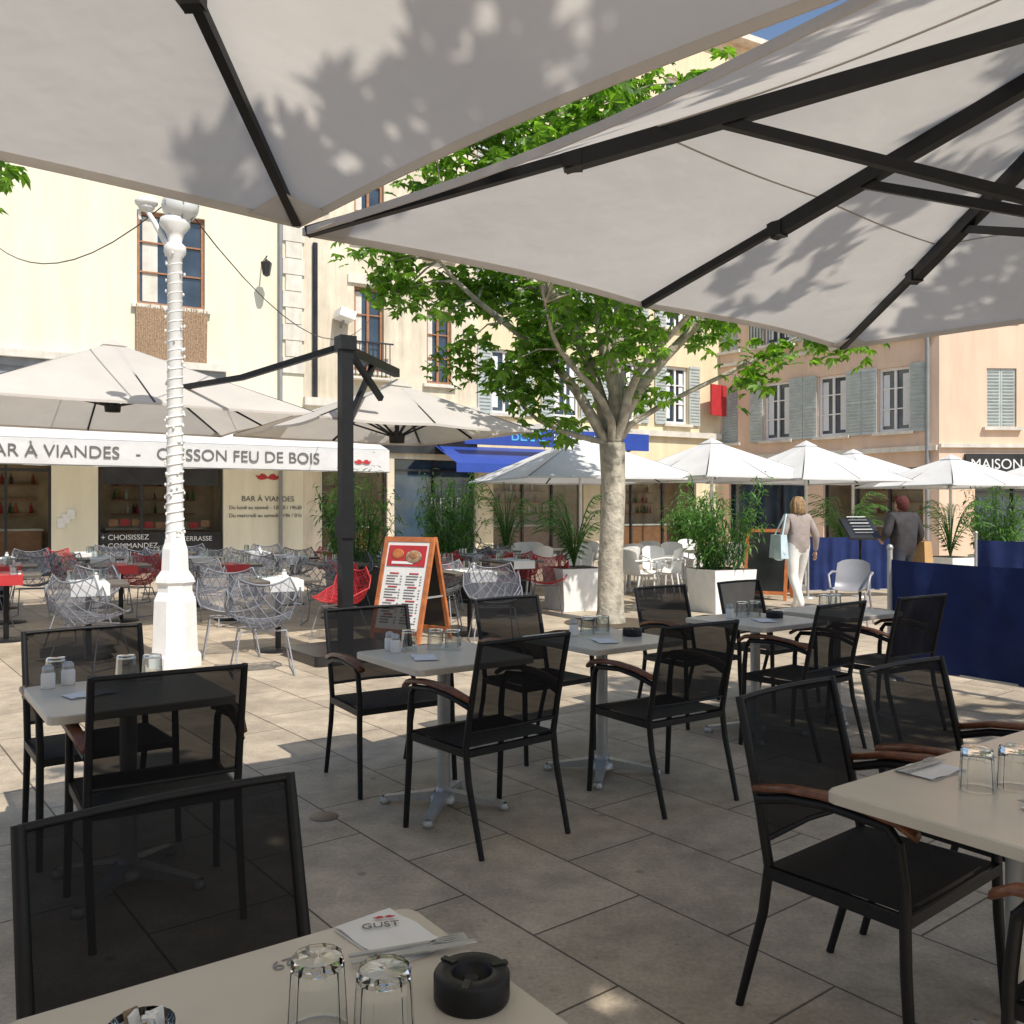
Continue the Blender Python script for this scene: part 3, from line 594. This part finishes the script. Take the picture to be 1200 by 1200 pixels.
# ---------------- A-boards
def aboard(nm,loc,rz,front,menu=True):
    b=B(); h=1.2; w=.66; t_=math.radians(14)
    for s in(-1,1):
        b.M=Matrix.Rotation(0 if s<0 else math.pi,4,'Z')@Matrix.Translation((0,-.30,0))@Matrix.Rotation(-t_,4,'X')
        b.box((0,0,h/2+.05),(w-.06,.015,h-.12),front if s<0 else m_dark)
        for x in(-w/2,w/2): b.box((x,0,h/2),(.05,.035,h),m_orange)
        b.box((0,.001,h-.03),(w,.03,.055),m_orange); b.box((0,.001,.12),(w,.03,.055),m_orange)
        if s<0 and menu:
            b.box((.0,-.012,.98),(.54,.006,.24),m_red); b.ell((.10,-.018,.97),(.12,.006,.075),m_reed,12); b.ell((-.13,-.018,1.0),(.09,.006,.06),m_orange,10); b.ell((.1,-.022,.98),(.07,.006,.04),m_brown,10); b.box((-.05,-.017,.90),(.3,.004,.03),m_paper)
            z=.81
            for i in range(19):
                z-=.031
                if i%5==0:
                    for x in(-.14,.14): b.box((x,-.011,z),(.13,.004,.014),m_red)
                else:
                    for x in(-.14,.14):
                        l=random.uniform(.12,.2); b.box((x-.105+l/2,-.011,z),(l,.004,.008),m_text); b.box((x+.105,-.011,z),(.02,.004,.008),m_text)
    b.M=Matrix.Identity(4)
    for x in(-w/2-.0,w/2): b.beam((x,-.17,.5),(x,.17,.5),.015,.02,m_alu)
    return b.obj(nm,loc,rz)
aboard('menu_board',(-1.15,10.1,0),math.radians(-32),m_paper)
aboard('menu_board',(4.3,14.9,0),math.radians(-28),m_dark,False)
b=B(); b.tube([(0,0,0),(0,0,1.1)],.02,m_black,8); b.lathe([(0,.03),(.18,.02),(.19,0)],m_black,14); b.box((0,0,1.2),(.5,.04,.4),m_dark,rx=-.8)
for i in range(6): b.box((0,-.05+.045*i-.06,1.15+.045*i),(.3,.012,.012),m_paper if i%2 else m_grey,rx=-.8)
b.obj('menu_lectern',(5.1,13,0),.2)

def screen(pts,nm,z0=.12,z1=1.04):
    b=B(); 
    for i in range(len(pts)-1):
        p=Vector(pts[i]+(0,));q=Vector(pts[i+1]+(0,)); n=48; vs=[]; nr=Vector((-(q-p).y,(q-p).x,0)).normalized()
        for k in range(n+1):
            c_=p.lerp(q,k/n)
            for j in range(6):
                z=z0+(z1-z0)*j/5; off=nr*(.026*math.sin(k*.75+.3*math.sin(k*.31))*(1-j/6.5)+.016*math.sin(k*.33+j*.7)); vs.append(c_+off+Vector((0,0,z-(.022*math.sin(math.pi*k/n)**.6 if j==5 else 0))))
        b.add(vs,[(k*6+j,(k+1)*6+j,(k+1)*6+j+1,k*6+j+1) for k in range(n) for j in range(5)],m_blue,True)
        b.beam(p+Vector((0,0,z0)),q+Vector((0,0,z0)),.02,.02,m_alu)
    for x,y in pts: b.tube([(x,y,0),(x,y,z1+.08)],.022,m_alu,10); b.lathe([(0,.03),(.13,.02),(.14,0)],m_alu,14,(x,y,0)); b.ell((x,y,z1+.1),(.03,.03,.03),m_alu,8)
    b.obj(nm)
screen([(3.30,7.75),(4.25,6.2),(5.2,4.65)],'blue_windbreak')
screen([(5.0,15),(5.95,15.2),(7,15.4)],'blue_windbreak'); screen([(6.9,13.2),(8.2,12.2)],'blue_windbreak')

# ---------------- vegetation
def leafverts(pos,R,size,pal=True,width=.3):
    vs=[];fs=[]
    angs=(-75,-38,0,38,75) if pal else (0,)
    for a in angs:
        ar=math.radians(a); l=size*(1-.25*abs(a)/75)*random.uniform(.9,1.1); w=l*width
        dx,dy=math.sin(ar),math.cos(ar); k=len(vs)
        for q in ((0,0,0),(dx*l*.6+dy*w/2,dy*l*.6-dx*w/2,-.02*l),(dx*l,dy*l,-.25*l),(dx*l*.6-dy*w/2,dy*l*.6+dx*w/2,-.02*l)): vs.append(pos+R@Vector(q))
        fs.append((k,k+1,k+2,k+3))
    return vs,fs
def fill_leaves(b,centers,per,Rr,size,mat,pal=True,width=.42,flat=.6):
    V=[];F=[]
    for c in centers:
        c=Vector(c)
        for _ in range(per):
            d=Vector(rng.normal(size=3)); d.z*=flat; d=d.normalized()*Rr*random.random()**.5
            e=Matrix.Rotation(random.uniform(0,6.28),3,'Z')@Matrix.Rotation(random.uniform(-.9,.25),3,'X')@Matrix.Rotation(random.uniform(-.6,.6),3,'Y')
            vs,fs=leafverts(c+d,e,size*random.uniform(.7,1.2),pal,width); o=len(V); V+=vs; F+=[tuple(i+o for i in f) for f in fs]
    b.add(V,F,mat)
def tree(nm,base,fork,limbs,cen,rad,ncl,per,R=.42,size=.15,trunk=.17,lean=(0,0),zmin=0,extra=()):
    b=B(); x,y=base
    tp=Vector((x+lean[0],y+lean[1],fork))
    b.tube([(x,y,-.02),(x+.01,y,.15),(x+lean[0]*.3,y,fork*.35),(x+lean[0]*.6+.03,y,fork*.7),tp],[trunk*1.25,trunk*1.05,trunk*.95,trunk*.9,trunk*1.0],m_bark,12,caps=False)
    samples=[]
    for (ex,ey,ez,r0) in limbs:
        e=Vector((ex,ey,ez)); pts=[];n=8
        for i in range(n+1):
            t_=i/n; q=tp.lerp(e,t_); q.z+= .25*math.sin(math.pi*t_)*(-1 if ez-fork<1.2 else .6); q.x+=.1*math.sin(t_*7+ex); q.y+=.08*math.sin(t_*6+ez); pts.append(q)
        pts[0]=tp-Vector((0,0,.12)); b.tube(pts,[r0*(1-.75*i/n) for i in range(n+1)],m_bark,8); samples+=pts[2:]
    cl=[]
    tries=0
    while len(cl)<ncl and tries<20000:
        tries+=1
        d=Vector(rng.normal(size=3)).normalized(); r=random.uniform(.35,1)**.6
        l=1+.16*math.sin(d.x*5+1)+.14*math.sin(d.z*6+d.y*4)
        q=Vector(cen)+Vector((d.x*rad[0],d.y*rad[1],d.z*rad[2]))*r*min(1.08,l*.92)
        if q.z<zmin: continue
        if math.sin(q.x*2.3+q.z*1.4)+math.sin(q.z*2.9-q.x*1.1+q.y)<-.85: continue
        cl.append(q)
    cl+=[Vector(e) for e in extra]
    for c in cl:
        s_=min(samples,key=lambda p:(p-c).length+ (0 if p.z<c.z+.3 else .6)); mid=s_.lerp(c,.5)+Vector((random.uniform(-.08,.08),random.uniform(-.08,.08),.08))
        b.tube([s_,mid,c],[.016,.011,.005],m_bark,4,caps=False)
    fill_leaves(b,cl,per,R,size,m_leaf)
    return b.obj(nm)
tree('chestnut_tree',(1.28,11.6),2.35,[(-.9,11.2,4.6,.08),(-.2,12.2,6.2,.1),(.9,11.4,7.2,.1),(1.9,12.3,6.6,.1),(3.2,11.2,4.9,.09),(.3,10.4,3.9,.06),(2.3,10.6,4.2,.07),(1.1,11.0,5.2,.09),(3.9,11.4,3.75,.045),(-.1,11.5,3.2,.05)],(.85,11.6,5.3),(2.85,2.4,2.85),215,25,.38,.15,lean=(.03,0),zmin=2.55,
     extra=[(3.3,11.3,3.5),(3.7,11.4,3.62),(4.1,11.4,3.7),(4.5,11.4,3.72),(4.3,11.2,3.6),(2.9,11.2,3.1),(3.1,11.3,3.3),(-1.6,11.2,4.6),(-1.9,11.1,4.75),(-1.3,11.2,4.3),(.3,11.2,2.8),(.5,11.1,2.5),(.2,11.4,3.0),(-.5,11,3.6),(-.8,11,3.9),(0,10.9,3.3)])
b=B(); b.lathe([(0,.012),(.55,.012),(.6,.008)],M('soil',(.10,.075,.05),.95),20); b.obj('tree_bed',(1.28,11.6,0))
ext=[]  # unseen foliage added above the umbrella gap to block the sun coming through
for i in range(26):
    s=-.4+4.2*i/25; ext.append((.78+.7*s+random.uniform(-.14,.14),1.05-.7*s+random.uniform(-.14,.14),6.0+random.uniform(-.15,.15)))
tree('chestnut_tree',(5.6,-.3),3.4,[(4.4,.9,5.8,.08),(5.2,1.8,6.6,.09),(6.6,.8,6,.08),(5.6,-1.2,6.4,.08),(4.0,1.9,5.4,.06),(2.2,-.4,5.9,.07),(1.2,.5,5.95,.05)],(4.9,1.8,6.0),(2.4,2.2,1.6),80,18,.42,.17,zmin=4.4,extra=ext)
tree('chestnut_tree',(-8.0,9.2),3.2,[(-6.8,9.2,5.6,.08),(-7.5,9.8,6.6,.09),(-8.8,8.8,6,.08),(-6.5,8.9,4.8,.06)],(-7.4,9.2,5.9),(2.0,2.0,1.9),80,18,.42,.16,zmin=4.2,extra=[(-5.25,8.9,4.85),(-5.35,8.95,5.0)])
m_soil=M('soil_dark',(.06,.045,.03),.95)
def potplant(nm,x,y,h,r,kind,pot=m_white,ph=.62,pw=.75):
    b=B(); b.box((0,0,ph/2),(pw*.86,pw*.86,ph),pot,taper=1.12); b.box((0,0,ph-.02),(pw*.9,pw*.9,.05),m_soil)
    if kind=='bamboo':
        cl=[]
        for i in range(26):
            a=random.random()*6.28; rr=random.random()**.5*pw*.35; bx,by=rr*math.cos(a),rr*math.sin(a); hh=random.uniform(.45,1)*(h-ph); sp=random.random()**.7; tx_,ty=bx+math.cos(a)*r*.75*sp,by+math.sin(a)*r*.75*sp
            b.tube([(bx,by,ph-.05),((bx+tx_)/2,(by+ty)/2,ph+hh*.6),(tx_,ty,ph+hh)],[.009,.008,.004],m_leafd,4)
            for k in range(6): t_=.2+.8*k/5; cl.append((bx+(tx_-bx)*t_**1.3,by+(ty-by)*t_**1.3,ph+hh*t_))
        fill_leaves(b,cl,13,.16,.16,m_leafd,False,.17,1.0)
    else:
        for i in range(24):
            a=random.random()*6.28; L_=random.uniform(.6,1.0)*r*1.5; hh=random.uniform(.5,1)*(h-ph); pts=[]
            for k in range(9):
                t_=k/8; pts.append(Vector((math.cos(a)*L_*t_**1.3,math.sin(a)*L_*t_**1.3,ph+hh*math.sin(t_*2.1)/math.sin(1.57))))
            b.tube(pts,[.012*(1-.8*k/8) for k in range(9)],m_leafd,4,caps=False)
            for k in range(2,9):
                for q in (0,.5):
                    p_=pts[k-1].lerp(pts[k],q)
                    for s in(-1,1):
                        d=Vector((-math.sin(a)*s,math.cos(a)*s,-.35))+Vector((math.cos(a),math.sin(a),0))*.6; d.normalize(); l=.22*r*1.6; sd=Vector((math.cos(a),math.sin(a),0))*.014
                        b.add([p_-sd,p_+d*l*.5-sd*1.2,p_+d*l,p_+d*l*.5+sd*1.2],[(0,1,2,3)],m_leafd)
    b.obj(nm,(x,y,0),.4)
potplant('potted_bamboo',3.06,13,1.95,.55,'bamboo'); potplant('potted_palm',.93,13.3,1.75,.55,'palm')
potplant('potted_bamboo',-2.35,13.2,2.05,.6,'bamboo',m_dark); potplant('potted_bamboo',-1.0,15,2.1,.6,'bamboo',m_dark)
potplant('potted_palm',6.4,17,1.9,.6,'palm'); potplant('potted_bamboo',9.4,17.2,2.0,.6,'bamboo'); potplant('potted_palm',-.1,16.2,2.0,.5,'palm',m_dark)
potplant('potted_palm',8.1,16.4,1.8,.5,'palm'); potplant('potted_bamboo',3.9,19.5,1.9,.5,'bamboo')

# ---------------- people
def person(nm,loc,rz,J,E,top,legs,shoe,hair,skin,hairlen,extra=None,h=1.0):
    me=bpy.data.meshes.new('sk'); keys=list(J); me.from_pydata([J[k][:3] for k in keys],[(keys.index(a),keys.index(c_)) for a,c_,_ in E],[])
    o=bpy.data.objects.new('sk',me); sc.collection.objects.link(o); o.modifiers.new('s','SKIN'); sub=o.modifiers.new('u','SUBSURF'); sub.levels=2; sub.render_levels=2
    for i,k in enumerate(keys): sv=me.skin_vertices[0].data[i]; sv.radius=J[k][3:5]; sv.use_root=(k=='pel')
    bpy.context.view_layer.update(); ev=bpy.data.meshes.new_from_object(o.evaluated_get(bpy.context.evaluated_depsgraph_get())); bpy.data.objects.remove(o)
    b=B(); mats={'top':top,'legs':legs,'shoe':shoe,'skin':skin}
    vs=[v.co.copy() for v in ev.vertices]; groups={}
    def near_(p):
        best=None;bd=9
        for a,c_,l in E:
            A_=Vector(J[a][:3]);C_=Vector(J[c_][:3]); t_=max(0,min(1,(p-A_).dot(C_-A_)/(C_-A_).length_squared)); d=(A_.lerp(C_,t_)-p).length-min(J[a][3],J[c_][3])*.6
            if d<bd: bd=d;best=l
        return best
    for pl in ev.polygons: groups.setdefault(near_(pl.center),[]).append(tuple(pl.vertices))
    for l,fs in groups.items(): 
        used=sorted({i for f in fs for i in f}); mp={i:k for k,i in enumerate(used)}
        b.add([vs[i] for i in used],[tuple(mp[i] for i in f) for f in fs],mats[l],True)
    hx,hy,hz=J['hd'][:3]; c=(hx,hy+.01,hz+.08)
    b.ell(c,(.075,.092,.115),skin,16); b.ell((hx,hy+.03,hz+.02),(.055,.065,.06),skin,12)
    b.ell((hx,hy+.108,hz+.07),(.014,.022,.024),skin,8)
    for s in(-1,1): b.ell((hx+s*.03,hy+.088,hz+.095),(.013,.009,.008),m_paper,8); b.ell((hx+s*.03,hy+.096,hz+.095),(.006,.004,.006),m_dark,6); b.ell((hx+s*.077,hy+.005,hz+.08),(.012,.022,.032),skin,8)
    b.ell((hx,hy+.09,hz+.025),(.024,.01,.007),m_red,8)
    b.ell((hx,hy-.02,hz+.10),(.09,.098,.112),hair,16)
    if hairlen:
        b.ell((hx,hy-.05,hz+.05),(.10,.08,.13),hair,14)
        for i in range(44):
            a=math.pi*.9+math.pi*1.2*i/43; r_=random.uniform(.085,.108); q=(hx+r_*math.cos(a),hy-.02+r_*math.sin(a)); b.tube([(hx+.05*math.cos(a),hy-.02+.05*math.sin(a),hz+.2),(q[0],q[1],hz+.1+random.uniform(-.02,.03)),(q[0]*1.05,q[1]-.01,hz-.02-random.random()*.04)],[.012,.018,.006],hair,5)
    for s,k,e in((-1,'wrL','elL'),(1,'wrR','elR')):
        w=Vector(J[k][:3]); d=(w-Vector(J[e][:3])).normalized(); side=Vector((0,1,0)); side=(side-d*side.dot(d)).normalized(); inn=Vector((-s,0,0))
        b.ell(w+d*.05,(.016,.038,.048),skin,10)
        for i in range(4):
            r0=w+d*.085+side*(-.026+.0175*i); ln=(.055,.068,.072,.062)[i]
            b.tube([r0,r0+d*ln*.5+inn*.006,r0+d*ln*.85+inn*.026],[.0085,.008,.006],skin,6)
        r0=w+d*.035+side*.032; b.tube([r0,r0+d*.03+side*.022,r0+d*.058+side*.022+inn*.012],[.011,.0095,.007],skin,6)
    if extra: extra(b)
    ob=b.obj(nm,loc,rz); ob.scale=(h,h,h); return ob
E=[('pel','sp','top'),('sp','ch','top'),('ch','nk','top'),('nk','hd','skin'),('ch','shL','top'),('shL','elL','top'),('elL','wrL','top'),('ch','shR','top'),('shR','elR','top'),('elR','wrR','top'),
 ('pel','hpL','legs'),('hpL','knL','legs'),('knL','anL','legs'),('anL','toL','shoe'),('pel','hpR','legs'),('hpR','knR','legs'),('knR','anR','legs'),('anR','toR','shoe')]
J=dict(pel=(0,0,.96,.185,.135),sp=(0,0,1.10,.165,.125),ch=(0,.01,1.28,.175,.12),nk=(0,.01,1.42,.055,.055),hd=(0,.03,1.47,.045,.045),
 shL=(-.165,0,1.36,.068,.068),elL=(-.25,-.03,1.12,.058,.058),wrL=(-.20,.14,1.0,.034,.034),shR=(.165,0,1.36,.068,.068),elR=(.255,-.06,1.10,.058,.058),wrR=(.30,.03,.87,.034,.034),
 hpL=(-.09,0,.88,.11,.11),knL=(-.09,-.02,.49,.075,.075),anL=(-.09,-.26,.13,.05,.05),toL=(-.09,-.17,.03,.032,.028),hpR=(.09,.02,.88,.11,.11),knR=(.09,.15,.50,.075,.075),anR=(.09,.20,.09,.05,.05),toR=(.10,.36,.035,.035,.028))
m_top=M('taupe_knit',(.33,.28,.26),.9,0,.12,12,.4,60); m_trs=M('white_trousers',(.74,.73,.70),.85,0,.05,8,.2,20); m_hair=M('blonde_hair',(.30,.19,.09),.6,0,.4,30,.5,90); m_bag=M('pale_blue_bag',(.50,.62,.68),.7,0,.15,8)
def bag1(b):
    b.box((-.33,-.04,.95),(.12,.36,.34),m_bag,taper=.8); b.ell((-.33,-.04,.86),(.075,.19,.12),m_bag,12)
    b.tube([(-.33,-.14,1.1),(-.22,-.06,1.42),(-.20,.02,1.42),(-.33,.08,1.1)],.012,m_bag,6)
person('woman',(4.19,13.0,0),math.radians(12),J,E,m_top,m_trs,m_white,m_hair,m_skin,True,bag1)
J2=dict(J); J2.update(pel=(0,0,.96,.20,.15),sp=(0,0,1.10,.19,.15),ch=(0,.01,1.30,.21,.15),shL=(-.19,0,1.38,.08,.08),shR=(.19,0,1.38,.08,.08),elL=(-.30,-.02,1.12,.065,.065),elR=(.29,-.02,1.12,.065,.065),wrL=(-.22,.15,1.05,.036,.036),wrR=(.27,.12,.95,.036,.036))
def bag2(b):
    b.box((.34,.05,.88),(.14,.34,.30),M('tan_bag',(.50,.30,.12),.6),taper=.85); b.tube([(.34,-.06,1.02),(.28,.03,1.14),(.34,.16,1.02)],.01,m_brown,6)
person('man',(5.55,12.6,0),math.radians(15),J2,E,M('dark_jacket',(.035,.032,.035),.8,0,.3,10,.3,40),M('dark_trousers',(.03,.035,.05),.8),m_dark,M('auburn_hair',(.10,.022,.018),.9,0,.4,40,.8,60),m_skin,False,bag2,1.0)
